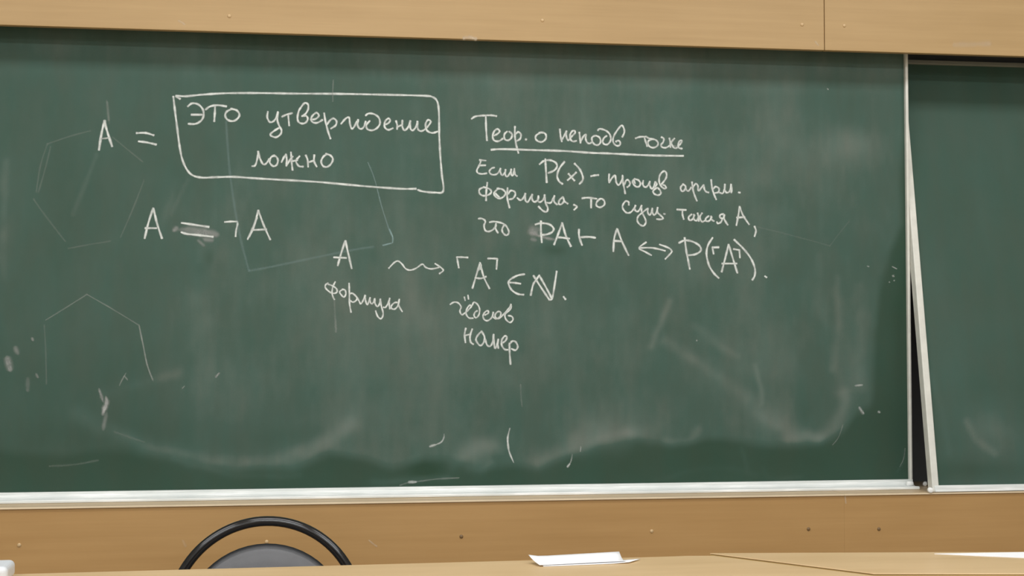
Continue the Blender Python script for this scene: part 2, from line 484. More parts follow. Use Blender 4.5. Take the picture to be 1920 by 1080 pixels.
def parse(txt, ox, oy, s):
    out = []
    for st in txt.split(';'):
        pts = [tuple(float(v) for v in w.split(',')) for w in st.split()]
        if pts: out.append([to_b(ox + x / s, oy + y / s) for x, y in pts])
    return out
FR = {'C1': (160, 140, 4.5), 'C2': (460, 140, 4.5), 'C3': (860, 190, 6), 'C4': (1140, 210, 6), 'C5': (870, 330, 6), 'C6': (1140, 360, 5.625),
      'D1': (240, 370, 5.625), 'D2': (590, 430, 5.625), 'D3': (800, 460, 6), 'D4': (820, 540, 6.75), 'E1': (980, 200, 9), 'E2': (1100, 320, 9),
      'E3': (600, 520, 10), 'PX': (0, 0, 1)}
WORDS = [  # frame, width px, cover, name, label, strokes
 ('C1', 4.9, .86, 'chalk_letter', 'chalk letter A left of the equals sign of the box', '165,388 140,480 115,635; 160,390 188,490 226,605'),
 ('C1', 3.4, .5, 'chalk_letter', 'pale crossbar of the letter A left of the box', '122,540 165,538 208,530'),
 ('C1', 4.4, .9, 'chalk_equals_sign', 'chalk equals sign just left of the box', '432,493 510,492 578,512; 450,563 520,572 598,590'),
 ('PX', 4.4, .84, 'chalk_box', 'large hand-drawn chalk box round four-cornered sentence',
  '337.8,185.5 330,180 349,180.5 382,177.3 427,174.8 493,174.6 549,175.5 638,176 727,177.8 793,179.5 811,182 820,191 823,213 823.5,251 825,284 828,324 831,358 815,361 793,359 783.5,356;'
  '325,181 328,207 332,238 336,269 341,296 349,315.5 360,328 378,333 404,332.3 438,331.6 471,333.8 516,336.6 593,341 682,349 749,353.8 780,354'),
 ('C1', 4.4, .85, 'chalk_word', 'chalk word ЭТО inside the box',
  '865,268 900,243 950,250 990,290 998,340 980,385 930,415 870,415; 895,338 985,338; 1015,295 1050,270 1110,258 1190,268; 1095,262 1092,330 1088,395;'
  '1240,288 1195,310 1180,345 1200,380 1245,392 1285,370 1300,335 1275,300 1228,288'),
 ('C2', 4.2, .86, 'chalk_word', 'chalk word УТВЕРЖДЕНИЕ running into the right side of the box',
  '190,312 185,360 205,398 235,395 262,360 275,315; 275,315 270,380 285,430 305,470 295,505 258,528 220,517 212,502 238,478 282,450;'
  '310,355 345,338 395,325; 362,345 370,430;'
  '478,350 512,347 527,372 512,402 482,413 450,400 440,365 450,310 470,275 500,240 528,250 530,290 508,330 478,350;'
  '550,378 590,375 620,348 602,322 572,340 555,372 570,402 610,405 650,382; 665,325 675,390 695,470 718,540; 690,420 715,385 745,370 770,395 760,430 722,455;'
  '808,415 845,372 875,362 882,410 897,455 918,440 940,395; 952,380 948,430 972,458 1000,440 1015,395; 1015,345 1040,328 1085,333 1125,362 1136,410 1112,450 1070,470 1030,460 1022,425 1050,390;'
  '1172,422 1205,410 1222,385 1205,370 1178,398 1175,440 1205,466 1245,452; 1272,390 1282,430 1280,460; 1280,442 1322,424; 1325,385 1325,440 1345,470 1375,440 1392,390;'
  '1392,390 1392,450 1412,470 1440,440 1452,395; 1452,395 1455,455 1478,476 1510,465 1545,430 1564,395 1540,383 1520,420 1532,470 1575,492 1622,480'),
 ('C2', 4.2, .87, 'chalk_word', 'chalk word ЛОЖНО on the lower line inside the box',
  '58,772 85,762 105,690 108,648; 108,648 125,710 150,755 175,750 202,712; 245,680 215,700 205,740 235,772 265,760 275,720 255,688 225,690;'
  '305,738 330,690 345,680; 342,672 350,720 346,770; 348,765 380,715 400,690; 385,655 390,730 398,805; 385,732 440,722; 458,688 428,728 450,770 488,776;'
  '510,680 525,720 530,778; 525,742 578,725; 582,678 580,730 602,776; 690,672 660,690 640,730 655,770 690,778 725,750 738,710 715,680 678,668'),
 ('D1', 4.5, .84, 'chalk_letter', 'chalk letter A on the second line under the box', '266,115 215,270 176,432; 270,118 305,270 358,432; 182,325 300,325'),
 ('D1', 4.6, .92, 'chalk_equals_sign', 'long bold chalk equals sign drawn over a grey smear', '565,270 700,290 852,313; 563,368 620,385 760,400 896,416'),
 ('D1', 3.9, .9, 'chalk_negation_sign', 'hooked chalk negation sign before the second letter A', '1020,260 1090,255 1150,256; 1152,258 1155,290 1140,350 1135,412'),
 ('D1', 4.1, .84, 'chalk_letter', 'chalk letter A after the negation sign, left leg doubled', '1375,138 1330,290 1262,442; 1360,215 1320,330 1280,415; 1375,138 1430,290 1500,446; 1318,345 1460,338'),
 ('D2', 4.4, .85, 'chalk_letter', 'chalk letter A above the word ФОРМУЛА', '322,122 280,250 243,382; 325,122 355,260 390,412; 203,295 332,302'),
 ('D2', 3.6, .86, 'chalk_arrow', 'wavy chalk arrow pointing right', '782,410 840,350 880,335 920,365 960,415 1010,430 1070,410 1135,368 1170,400 1230,418 1310,402; 1270,362 1330,402 1356,435 1315,467'),
 ('D2', 4.0, .9, 'chalk_corner_bracket', 'left chalk corner bracket after the wavy arrow', '1615,298 1560,294 1500,293; 1500,293 1508,340 1520,405'),
 ('D3', 4.0, .9, 'chalk_corner_bracket', 'right chalk corner bracket above the element sign', '688,148 740,148 792,150; 794,152 790,200 785,268'),
 ('D3', 4.0, .84, 'chalk_letter', 'chalk letter A between the two corner brackets', '600,195 560,330 515,482; 603,198 640,350 706,486; 596,215 585,280; 612,220 606,270; 545,365 610,372 668,352'),
 ('D3', 4.4, .86, 'chalk_element_sign', 'round chalk element sign', '1100,325 1020,340 940,385 920,430 955,500 1020,545 1090,556; 930,418 990,422 1055,432'),
 ('D3', 4.4, .9, 'chalk_letter', 'double-stroked chalk letter N after the element sign', '1170,562 1195,450 1222,400 1268,338; 1202,342 1290,480 1380,612; 1265,338 1330,450 1405,592; 1375,612 1412,592 1440,440 1462,292'),
 ('D3', 4.6, .85, 'chalk_full_stop', None, '1540,578 1562,608'),
 ('E3', 3.7, .87, 'chalk_word', 'steep chalk word ФОРМУЛА left of the centre of the board',
  '150,108 105,140 105,200 190,280 270,300 320,270 305,210 230,158 150,128; 285,85 240,180 225,290 245,370 270,415; 430,225 370,270 400,330 450,370 485,310 470,240 415,225;'
  '545,112 550,300 555,500 582,655; 560,310 610,300 690,375 680,430 620,465 570,440; 690,370 730,440 765,495 810,430 846,338; 846,338 855,440 886,512 920,440 940,382;'
  '940,382 940,460 970,495 1008,460 1025,395 1032,490 1080,548 1118,490 1132,408; 1130,410 1150,540 1182,660 1172,740 1135,775 1080,730 1043,628; 1190,562 1230,560 1280,480 1307,393; 1305,395 1296,500 1310,592;'
  '1470,472 1400,475 1340,530 1340,580 1400,595 1460,530 1487,412; 1480,430 1478,530 1542,642'),
 ('D4', 3.7, .85, 'chalk_word', 'small chalk word ГЁДЕЛЕВ below the bracketed letter A',
  '162,208 210,180 265,190 300,240 285,290 310,338 355,310 400,270 432,228 405,220 372,270 365,330 400,378 452,382; 342,115 352,158; 388,92 394,140;'
  '442,218 465,180 510,210 535,270 525,340 490,376 465,350 475,310 505,288; 600,342 642,320 645,290 610,298 578,350 595,400 640,412 690,370 707,308; 707,308 705,360 725,382 755,388 795,360 802,310 770,298 735,330 735,370 770,388 815,358;'
  '810,360 860,310 910,250 932,208; 932,208 930,260 890,300 855,340 870,400 920,436 957,400 942,360 898,350'),
 ('D4', 4.2, .84, 'chalk_word', 'small chalk word НОМЕР, lowest word on the board',
  '360,510 345,590 356,690; 350,600 400,590; 442,520 415,600 420,680 455,712; 560,550 510,600 490,660 540,728 585,690 597,620 560,548; 605,650 630,722 670,735 700,680 712,588; 712,590 715,680 730,762 755,720 772,650; 770,650 765,720 772,762;'
  '810,700 860,670 880,620 850,610 815,660 815,722 850,775 892,782; 905,725 945,675 990,682 1017,740 990,787 940,770; 912,700 915,830 926,965'),
 ('C3', 4.3, .86, 'chalk_word', 'chalk word ТЕОР, first word of the underlined heading',
  '145,197 190,170 280,160 370,158 425,167; 305,170 308,300 318,440; 385,392 430,370 460,340 440,312 405,330 382,390 400,440 450,448 495,420; 545,340 515,370 515,420 550,440 590,415 600,370 568,340; 633,283 632,380 645,480 672,582; 640,370 670,345 700,372 692,420 652,447'),
 ('C3', 4.6, .7, 'chalk_full_stop', None, '752,428 762,430'),
 ('C3', 4.3, .88, 'chalk_letter', 'round chalk letter О in the underlined heading', '925,350 875,380 865,420 895,450 940,455 980,420 980,375 950,352 905,354'),
 ('E1', 4.2, .86, 'chalk_word', 'chalk word НЕПОДВ in the underlined heading',
  '628,380 640,500 660,590; 655,565 700,490 738,413; 738,413 735,500 765,568 800,530 850,480 885,440 870,405 830,420 800,480 808,552 850,587 905,577; 955,435 965,520 975,612; 975,600 1020,510 1065,470 1062,540 1085,600 1125,622 1165,602;'
  '1222,490 1170,520 1175,590 1220,642 1280,642 1315,590 1295,520 1236,490; 1268,402 1300,375 1380,393 1450,440 1485,510 1480,580 1430,637 1375,632 1350,590 1370,530 1418,493; 1680,512 1715,430 1700,350 1665,318 1610,380 1550,470 1522,560 1540,622 1590,660 1640,645 1642,592 1605,573 1572,592'),
 ('C4', 4.2, .82, 'chalk_word', 'chalk word ТОЧКЕ ending the underlined heading',
  '310,296 360,280 430,278; 410,288 422,330 440,386; 500,308 455,325 455,375 500,402 550,385 562,345 530,312 470,300 440,285; 600,283 627,300 620,340 595,370 612,397 650,402 692,380; 690,295 700,340 702,397; 748,298 712,345 740,400 775,402 820,350 830,325 810,323 790,360 795,402 832,412'),
 ('PX', 4.6, .9, 'chalk_underline', 'long chalk underline below the heading', '921,280.8 943,279.7 1010,281.7 1060,283.3 1110,286.7 1140,287.7 1173,289.3 1223,291.5 1281,292.3'),
 ('C3', 3.9, .84, 'chalk_word', 'chalk word ЕСЛИ under the heading',
  '235,660 305,667; 250,665 235,715 205,772 215,805 260,817 315,810; 225,722 302,720; 402,745 370,755 345,790 370,822 420,822 455,790 470,755; 470,755 470,800 492,832 520,800 527,768; 527,768 525,825 547,847 580,800 592,763;'
  '590,765 592,822 610,832 626,758; 626,758 632,818 657,842'),
 ('C3', 4.5, .88, 'chalk_formula', 'chalk formula P(x) with dash on the line under the heading',
  '910,708 960,670 1030,663 1090,690 1106,735 1070,780 1008,806; 975,650 980,750 990,912; 1190,680 1130,760 1108,840 1130,900 1168,930; 1235,815 1265,850 1302,892; 1322,800 1275,845 1225,887; 1303,700 1365,770 1396,850 1390,895 1358,930; 1488,842 1530,834 1572,829'),
 ('E2', 4.2, .86, 'chalk_word', 'chalk word ПРОИЗВ after the dash',
  '380,58 375,130 380,202; 380,195 430,120 477,78 490,140 500,200 537,242 575,200 605,130; 605,80 610,180 630,280 650,387; 640,230 665,165 702,160 732,210 715,255 682,278; 815,138 775,175 790,230 840,272 890,262 906,210 870,160 806,140; 795,160 815,215;'
  '955,168 945,222 965,265 1000,277 1040,240 1065,183; 1065,183 1062,240 1090,302 1122,290 1158,190; 1160,190 1182,230 1140,290 1195,290 1242,340 1248,390 1200,414 1142,392 1120,350 1150,312 1190,290;'
  '1240,250 1295,190 1340,120 1346,50 1312,8 1258,40 1225,110 1225,200 1262,270 1310,302 1338,292 1322,255 1288,240'),
 ('C4', 4.2, .85, 'chalk_word', 'chalk word АРИФМ at the right end of its line',
  '850,813 820,840 820,877 845,892 870,860 868,830 840,812; 870,840 880,875 905,887 935,850; 945,788 955,870 975,940 1000,1000; 955,850 985,808 1010,828 1012,868 1022,886 1050,852 1077,822; 1077,822 1084,870 1104,897 1132,906;'
  '1160,763 1170,850 1190,920 1217,985; 1180,870 1210,840 1247,860 1242,900 1203,912; 1253,906 1290,914 1310,868 1315,814; 1315,814 1313,870 1334,907 1370,888 1384,814; 1382,818 1392,870 1386,908'),
 ('C4', 4.6, .85, 'chalk_full_stop', None, '1468,905 1484,908'),
 ('C5', 4.2, .86, 'chalk_word', 'chalk word ФОРМУЛА followed by a comma in the theorem text',
  '225,125 175,150 175,195 215,222 275,212 307,180 285,145 217,124; 262,75 250,180 248,277; 390,138 345,180 340,212 385,252 440,237 467,190 430,150 372,142; 352,195 395,240; 490,135 485,220 495,290 512,357; 500,200 525,165 567,175 577,210 550,252 513,262;'
  '600,247 635,272 665,250 690,198; 690,198 690,270 715,292 745,250 767,208; 767,208 765,260 792,292 832,268 837,225; 837,225 832,280 860,292 895,260 907,213; 905,215 917,300 942,360 930,402 888,392 838,343; 930,300 975,302 1000,260 1017,223; 1015,225 1012,285 1047,322;'
  '1112,238 1075,270 1065,312 1095,317 1125,280 1112,238; 1115,245 1130,285 1167,312; 1235,323 1270,345 1238,380'),
 ('C5', 4.2, .88, 'chalk_word', 'chalk word ТО after the comma', '1328,250 1400,244 1492,256; 1430,257 1430,357; 1532,258 1495,290 1490,332 1530,352 1577,325 1577,280 1545,256 1510,268'),
 ('E2', 4.1, .86, 'chalk_word', 'chalk word СУЩ with looped tail',
  '710,578 707,530 665,513 625,550 603,610 630,672 680,712 740,702 790,650 822,588; 822,588 810,650 850,692 890,660 927,588; 925,590 925,680 952,740 990,820 997,880 955,932 890,902 853,840 870,770 930,715 1000,660 1032,638; 1032,638 1030,700 1055,747 1085,720 1107,638; 1107,638 1110,710 1140,747 1175,710 1197,623; 1197,623 1192,700 1240,750 1287,800 1250,822 1183,817'),
 ('E2', 4.4, .5, 'chalk_full_stop', None, '1302,728 1320,734'),
 ('C6', 4.2, .86, 'chalk_word', 'chalk word ТАКАЯ before the letter A and comma',
  '728,185 822,190; 785,195 785,235 798,287; 882,235 850,265 860,297 890,287 912,243; 905,237 907,287 935,302 955,262; 945,223 955,270 957,307; 992,223 968,265 990,312 1022,302; 1062,253 1030,280 1035,307 1070,302 1092,263; 1087,255 1092,290 1117,307; 1217,233 1185,240 1180,270 1215,277 1227,240; 1222,240 1227,290 1262,347; 1207,280 1190,317 1160,332 1148,317'),
 ('C6', 4.3, .86, 'chalk_letter', 'small chalk letter A with a comma at the end of its line', '1388,153 1375,240 1353,352; 1388,158 1425,250 1487,342; 1358,270 1442,265; 1545,363 1560,410 1545,467'),
 ('C5', 4.1, .84, 'chalk_word', 'chalk word ЧТО starting the last theorem line', '163,480 205,480 240,510 225,560 240,612 280,624 330,600 362,558; 288,520 340,513 420,528 470,558 500,610 502,645 475,667 440,642 428,600 452,550; 360,537 355,590 382,640'),
 ('C5', 4.6, .9, 'chalk_formula', 'chalk formula PA with turnstile over a smeared patch', '803,546 870,530 960,545 1007,590 990,632 930,657 878,662; 865,508 865,620 875,747; 1105,528 1060,650 1013,772; 1105,530 1145,670 1202,792; 1055,690 1120,695 1185,705; 1293,600 1295,680 1327,777; 1305,690 1400,685 1477,695'),
 ('C6', 4.5, .88, 'chalk_letter', 'chalk letter A left of the double arrow', '95,388 65,490 56,626; 98,392 150,530 217,668; 62,515 142,520'),
 ('C6', 4.0, .9, 'chalk_arrow', 'double-headed chalk arrow', '402,530 328,590 390,630 457,667; 335,590 470,590 602,620; 543,553 640,590 672,625 648,660 603,707'),
 ('C6', 4.6, .88, 'chalk_formula', 'chalk formula P of bracketed A with large parentheses',
  '748,537 810,510 890,523 965,568 977,620 920,657 848,667; 808,483 825,620 845,720 862,812; 1102,483 1055,560 1038,650 1060,760 1110,850 1167,907; 1167,583 1100,585; 1100,585 1113,652; 1270,555 1240,680 1198,842; 1273,555 1310,680 1364,853; 1203,755 1357,755; 1325,602 1385,613; 1385,613 1391,692; 1330,503 1420,590 1500,690 1547,800 1547,880 1522,927; 1655,888 1672,900'),
 ('PX', 4.2, .8, 'chalk_tick', 'curved chalk tick like a bracket near the bottom edge', '956,803 952,820 952.5,834 955,848 963,867'),
]
for fr, w, cov, nm, lab, tx in WORDS:
    ribbons(nm, parse(tx, *FR[fr]), M_chalk, board, w, cov, lab, taper=(nm == 'chalk_tick'))

# old, half-wiped drawings and smears
GHOST = [  # material, width, cover, name, label, strokes
 (M_ghost, 4, .14, 'faint_chalk_line', 'half-wiped hexagon behind the first letter A', '200,188 203,215 205,232; 211,257 235,277 267,303; 170,245 130,256 89,270; 89,270 76,310 68,360; 95,275 84,320 72,360; 63,373 84,403 122,452; 128,466 165,459 207,452; 270,338 250,390 226,445'),
 (M_ghost, 6, .22, 'faint_chalk_line', None, '201,192 204,225'),
 (M_blue, 6, .24, 'faint_chalk_line', 'pale bluish chalk line crossing the box bottom', '424,228 428,290 433,340 442,400 453,456 467,508; 467,508 520,498 600,481 665,468 700,463'),
 (M_blue, 3.2, .45, 'faint_chalk_line', 'pale bluish chalk line with bright bent tip', '690,305 702,335 715,385 726,420 733,440'),
 (M_blue, 4.2, .8, 'faint_chalk_line', None, '730,430 736,444 736,455; 734,456 718,460'),
 (M_ghost, 3.5, .28, 'faint_chalk_line', None, '625,150 624,170 624,190'),
 (M_ghost, 5, .22, 'faint_chalk_line', None, '627,560 628,592 630,622; 629,598 630,622'),
 (M_ghost, 3.2, .32, 'faint_chalk_line', 'half-wiped hexagon drawn at the lower left', '163,552 125,576 86,600; 163,552 210,579 261,610; 261,610 268,645 276,684 287,714'),
 (M_ghost, 3.6, .5, 'faint_chalk_line', None, '261,612 268,645 276,684 286,711'),
 (M_ghost, 4, .14, 'faint_chalk_line', None, '83,610 86,664 87,720'),
 (M_ghost, 12, .06, 'faint_chalk_line', None, '352,338 336,370 322,402; 181,290 158,350 137,402'),
 (M_chalk, 3.4, .62, 'chalk_tick', 'thin comma-shaped chalk tick near the bottom edge', '806,837 814,835 827,829 832,821 832.5,814'),
 (M_chalk, 4.6, .7, 'chalk_tick', None, '806,837 815,834'),
 (M_chalk, 4.4, .7, 'chalk_tick', None, '1064,875 1068,870'),
 (M_chalk, 3, .3, 'chalk_tick', None, '1068,870 1071,863 1073,852; 1088,846 1089,838'),
 (M_ghost, 4, .2, 'faint_chalk_line', None, '976,721 977,745 979,762'),
 (M_ghost, 3, .5, 'chalk_tick', None, '224,723 229,712 236,700; 233,705 239,712; 342,728 346,724; 405,708 410,700'),
 (M_ghost, 5, .13, 'faint_chalk_line', None, '93,874 140,871 184,863; 215,810 245,820 270,829'),
 (M_chalk, 5, .42, 'chalk_tick', None, '1604,723 1616,722; 1611,764 1619,775; 1674,517 1675.5,518; 1647,772 1649,773'),
 (M_chalk, 3, .4, 'chalk_tick', None, '1673,500 1681,504; 1667,529 1668,529; 1676,526 1677,526; 1626,499 1629,500; 1306,638 1307,639; 1551,166 1553,168'),
 (M_ghost, 4, .09, 'faint_chalk_line', None, '1419,425 1494,444 1556,461; 1556,461 1575,436 1592,415'),
 (M_ghost, 3, .25, 'faint_chalk_line', None, '1561,834 1572,820 1580,797; 1687,875 1694,860 1697,841'),
 (M_chalk, 5, .7, 'chalk_tick', None, '767,904 780,903.5'), (M_ghost, 4, .3, 'faint_chalk_line', None, '750,910 765,905 790,902 820,898 860,896'),
]
for mt, w, cov, nm, lab, tx in GHOST:
    for st in parse(tx, 0, 0, 1):
        ribbons(nm, [st], mt, board, w * (1.25 if nm == 'chalk_tick' else 1), cov, lab, soft=True, taper=(nm == 'chalk_tick'))
SMEAR = [  # width, cover, label, strokes
 (21, .55, 'grey finger smear between the bars of the long equals sign', '343,431 365,433 385,436 402,439'),
 (12, .42, None, '327,431 331,428'), (15, .4, None, '398,436 406,440'), (12, .45, None, '385,449 397,450'), (8, .3, None, '372,451 382,460'),
 (26, .5, 'grey smear around the letter P of the turnstile formula', '999,433 1003,432'), (11, .5, None, '997,437 1004,438'),
 (7, .55, None, '1003,439 1020,445 1042,450'), (9, .3, None, '997,449 1004,450'),
 (10, .85, 'white chalk smear on the lower left of the board', '199,746 200,756 196,766 193,776'),
 (6, .6, None, '186,730 190,742 193,752'), (9, .35, None, '200,775 196,790 194,805'), (13, .55, None, '14,672 19,692'), (10, .35, None, '29,652 33,662'),
 (6, .45, None, '68,702 71,707'), (5, .5, None, '60,634 62,638'), (8, .2, None, '52,710 52,732'), (8, .35, None, '1612,765 1617,775'), (5, .35, None, '404,706 411,700'),
]
for w, cov, lab, tx in SMEAR:
    ribbons('chalk_smudge', parse(tx, 0, 0, 1), M_smear, board, w * 1.15, cov, lab, soft=True, taper=True)
ribbons('chalk_tick', parse('1264,273.5 1267,274', 0, 0, 1), M_ghost, board, 4, .5)

# pale scuffs on the wood cladding
for par, Y, w, cov, pts in ((up1, YUP, 9, .5, ((870, 71.5), (880, 70), (892, 73))), (up1, YUP, 5, .35, ((335, 39), (341, 42), (346, 46))),
                            (up1, YUP, 4, .4, ((1529, 78), (1534, 85))), (up2, YUP, 15, .22, ((1790, 84), (1825, 83), (1855, 82))),
                            (lo1, YLOW - .001, 4, .35, ((692, 1013), (699, 1019), (706, 1024))), (lo1, YLOW - .001, 6, .22, ((343, 1014), (348, 1024))),
                            (lo2, YLOW - .001, 4, .45, ((1584, 928), (1586, 943)))):
    ribbons('scuff', [[(atY(x, y, Y).x, atY(x, y, Y).z) for x, y in pts]], M_scuff, par, w, cov, soft=True, yp=Y, zoff=0)

# ------------------------------------------------------------------ leaning right board
RB_X, RB_Y0, RB_Z0, RB_Y1, RB_Z1 = 1.6993, -0.131, ZLIP, 0.070, 2.03
lean = atan((RB_Y1 - RB_Y0) / (RB_Z1 - RB_Z0))
rb = thing('chalkboard', 'plain dark green chalkboard leaning back at the right edge, its foot on the wooden shelf', 'chalkboard', (RB_X, RB_Y0, RB_Z0))
rb.rotation_euler = (-lean, 0, 0)
RBM = Matrix.Translation((RB_X, RB_Y0, RB_Z0)) @ Matrix.Rotation(-lean, 4, 'X')
RBI = RBM.inverted()
def on_rb(px, py):
    o = RBI @ _C; d = RBI.to_3x3() @ ray(px, py)
    return o + d * (-o.y / d.y)
z_bot = on_rb(1850, 909.5).z
z_rail0 = on_rb(1800, 123.5).z
z_rail1 = on_rb(1800, 116).z
x_strip = on_rb(1758, 905).x
LEN = 1.7
def rdust(X, Z):
    d = .30 + vnoise(X, Z, 3, 21) * .08 + vnoise(X * 3, Z * .7, 7, 22) * .05
    for (px, py, rx, rz, a) in ((1850, 800, 45, 45, .17), (1780, 700, 40, 60, .05), (1860, 850, 60, 30, .05), (1800, 600, 60, 140, .02), (1905, 820, 40, 50, .06), (1830, 880, 120, 16, -.10)):
        c = on_rb(px, py)
        d += a * np.exp(-((X - c.x) / (rx * PX)) ** 2 - ((Z - c.z) / (rz * PX)) ** 2)
    A = [(on_rb(*q).x, on_rb(*q).z) for q in ((1812, 790), (1830, 825), (1865, 850))]
    d += .10 * np.exp(-(seg_dist(X, Z, A) / (8 * PX)) ** 2)
    A = [(on_rb(*q).x, on_rb(*q).z) for q in ((1745, 700), (1765, 770), (1780, 850))]
    d += .06 * np.exp(-(seg_dist(X, Z, A) / (7 * PX)) ** 2)
    return np.clip(d, .03, 1)
board_grid('writing_surface', x_strip - .002, LEN - .02, z_bot, z_rail0, 0.008, rdust, rb)
def rpart(name, mat, boxes, bevel):
    bm = bmesh.new()
    for b in boxes: box(bm, *b)
    return obj(name, bm, mat, rb, bevel=bevel)
rpart('frame_side', M_metal, [(0, x_strip, -.008, .022, 0, z_rail1)], .003)
rpart('frame_side', M_metal, [(LEN - .02, LEN, -.008, .022, 0, z_rail1)], .003)
rpart('frame_top', M_rail, [(x_strip, LEN - .02, -.008, .022, z_rail0, z_rail1)], .002)
bm = bmesh.new()
extrude_x(bm, [(.022, 0.0), (.022, z_bot), (-.008, z_bot + .001), (-.010, z_bot - .006), (-.0105, .005), (-.0125, .0045), (-.0125, .0003), (-.009, 0.0)], x_strip * .3, LEN)
obj('chalk_ledge', bm, M_ledge, rb, bevel=.0012)

# ------------------------------------------------------------------ chalk pieces
def chalk(px, py, Y, rad, length, ang, label):
    p = atY(px, py, Y)
    bm = bmesh.new()
    tube(bm, [(-length / 2, 0, 0), (-length / 2 + .0015, 0, 0), (0, 0, 0), (length / 2 - .0015, 0, 0), (length / 2, 0, 0)],
         [rad * .75, rad, rad * 1.02, rad * .98, rad * .7], 12)
    o = obj('chalk_stub', bm, M_chalk_solid, None, smooth=True)
    o.location = p; o.rotation_euler = (0, 0, ang)
    return tag(o, label, 'chalk', 'white chalk stubs by the gap')
def rest(o, z): o.location.z = z
c1 = chalk(1706, 904, -.028, .0068, .019, .2, 'short white chalk stub lying on the ledge at the foot of the main board frame'); rest(c1, ZB0 - .016 + .0068)
c2 = chalk(1733, 906, -.030, .0066, .017, 1.0, 'blurred white chalk stub on the wooden shelf inside the dark gap'); c2.location = atZ(1735, 907, ZLIP + .0066)
c3 = chalk(1740, 919, -.12, .0075, .016, 1.35, 'bright white chalk stub on the shelf edge against the leaning board'); c3.location = atZ(1740, 919, ZLIP + .0075)
c3.location.x = RB_X - .0088

# ------------------------------------------------------------------ tables
ZT = 0.75
def v2(px, py, z=ZT): p = atZ(px, py, z); return Vector((p.x, p.y))
def desk(label, poly, legs, panel_pts):
    c = sum((Vector(q) for q in poly), Vector((0, 0))) / len(poly)
    t = thing('table', label, 'table', (c.x, c.y, 0))
    loc = [(q[0] - c.x, q[1] - c.y) for q in poly]
    bm = bmesh.new(); prism(bm, loc, ZT - .003, ZT)
    obj('tabletop', bm, M_table, t, bevel=.0018, seg=3)
    bm = bmesh.new(); prism(bm, loc, ZT - .028, ZT - .0031)
    obj('edge_board', bm, M_edge, t, bevel=.002)
    for x, y in legs:
        bm = bmesh.new(); box(bm, x - c.x - .025, x - c.x + .025, y - c.y - .025, y - c.y + .025, 0, ZT - .028)
        obj('leg', bm, M_edge, t, bevel=.004)
    (ax, ay), (bx, by) = panel_pts
    d = Vector((bx - ax, by - ay)).normalized(); n = Vector((-d.y, d.x)) * .009
    bm = bmesh.new()
    prism(bm, [(ax - c.x + n.x, ay - c.y + n.y), (bx - c.x + n.x, by - c.y + n.y), (bx - c.x - n.x, by - c.y - n.y), (ax - c.x - n.x, ay - c.y - n.y)], .28, ZT - .028)
    obj('modesty_panel', bm, M_edge, t, bevel=.002)
    return t
a0, a1 = v2(0, 1077), v2(1230, 1044)
dA = (a1 - a0) / (a1.x - a0.x)
c0, c1_ = v2(1338, 1041.8), v2(1620, 1077)
dS = (c1_ - c0).normalized()
left = a0 + dA * (-1.35 - a0.x)
nearY = -1.55
nearR = c0 + dS * ((nearY - c0.y) / dS.y)
mid1 = v2(1290, 1042)
desk('long light wood table with paper on it, slanted right end', [left, a1, mid1, c0, nearR, (left.x, nearY)],
     [(left.x + .08, -.95), (left.x + .08, -1.45), (.78, -.93), (1.2, -1.45)], ((left.x + .12, -1.42), (1.1, -1.42)))
nS = Vector((-dS.y, dS.x))
if nS.x < 0: nS = -nS
g = .025
b0 = c0 + nS * g - dS * .028
b1 = v2(1920, 1034.5); dB = (b1 - b0) / (b1.x - b0.x)
b2 = b0 + dB * (2.5 - b0.x)
n1, n0 = v2(1920, 1075.2), v2(1640, 1074.8)
dN = (n1 - n0) / (n1.x - n0.x)
n2 = n0 + dN * (2.5 - n0.x)
# corner where the slanted edge meets the near edge
k = (n0 - (c0 + nS * g)); den = dS.x * dN.y - dS.y * dN.x
tt = (k.x * dN.y - k.y * dN.x) / den
n00 = c0 + nS * g + dS * tt
desk('light wood table at the lower right corner beside the slanted table end', [b0, b2, n2, n00],
     [(1.15, -1.02), (1.02, -.88), (2.4, -1.02), (2.4, -1.2)], ((1.2, -1.09), (2.36, -1.22)))

# ------------------------------------------------------------------ paper and white box on the left table
pp = thing('paper_booklet', 'white folded paper with lifted top leaf at the middle of the long table', 'paper', tuple(atZ(1090, 1056, ZT)))
pc = Vector(pp.location)
def leaf(name, fl, fr_, bl, br, nx, ny, bend, thick):
    bm = bmesh.new(); g_ = []
    for j in range(ny + 1):
        v = j / ny; row = []
        for i in range(nx + 1):
            u = i / nx
            p_ = (fl.lerp(fr_, u)).lerp(bl.lerp(br, u), v)
            row.append(bm.verts.new(p_ + bend(u, v) - pc))
        g_.append(row)
    for j in range(ny):
        for i in range(nx): bm.faces.new((g_[j][i], g_[j][i + 1], g_[j + 1][i + 1], g_[j + 1][i]))
    o = obj(name, bm, M_paper, pp, smooth=True)
    m = o.modifiers.new('thickness', 'SOLIDIFY'); m.thickness = thick; m.offset = 0
    return o
f_l, f_r = atZ(1012, 1059.5, ZT + .004), atZ(1174, 1051.5, ZT + .005)
b_l, b_r = atY(991, 1044, f_l.y + .050), atY(1161, 1034.5, f_r.y + .062)
leaf('top_leaf', f_l, f_r, b_l, b_r, 10, 5,
     lambda u, v: Vector((0, 0, -.005 * sin(pi * v) * (0.4 + u) + (.004 * max(0, .12 - u) / .12 * v))), .0009)
q = [atZ(1019, 1062, ZT + .0012), atZ(1180, 1055.5, ZT + .0012), atZ(1012, 1055, ZT + .0012), atZ(1200, 1049.8, ZT + .0012)]
leaf('bottom_leaf', *q, 6, 3, lambda u, v: Vector((0, 0, .002 * max(0, u - .8) / .2)), .0012)

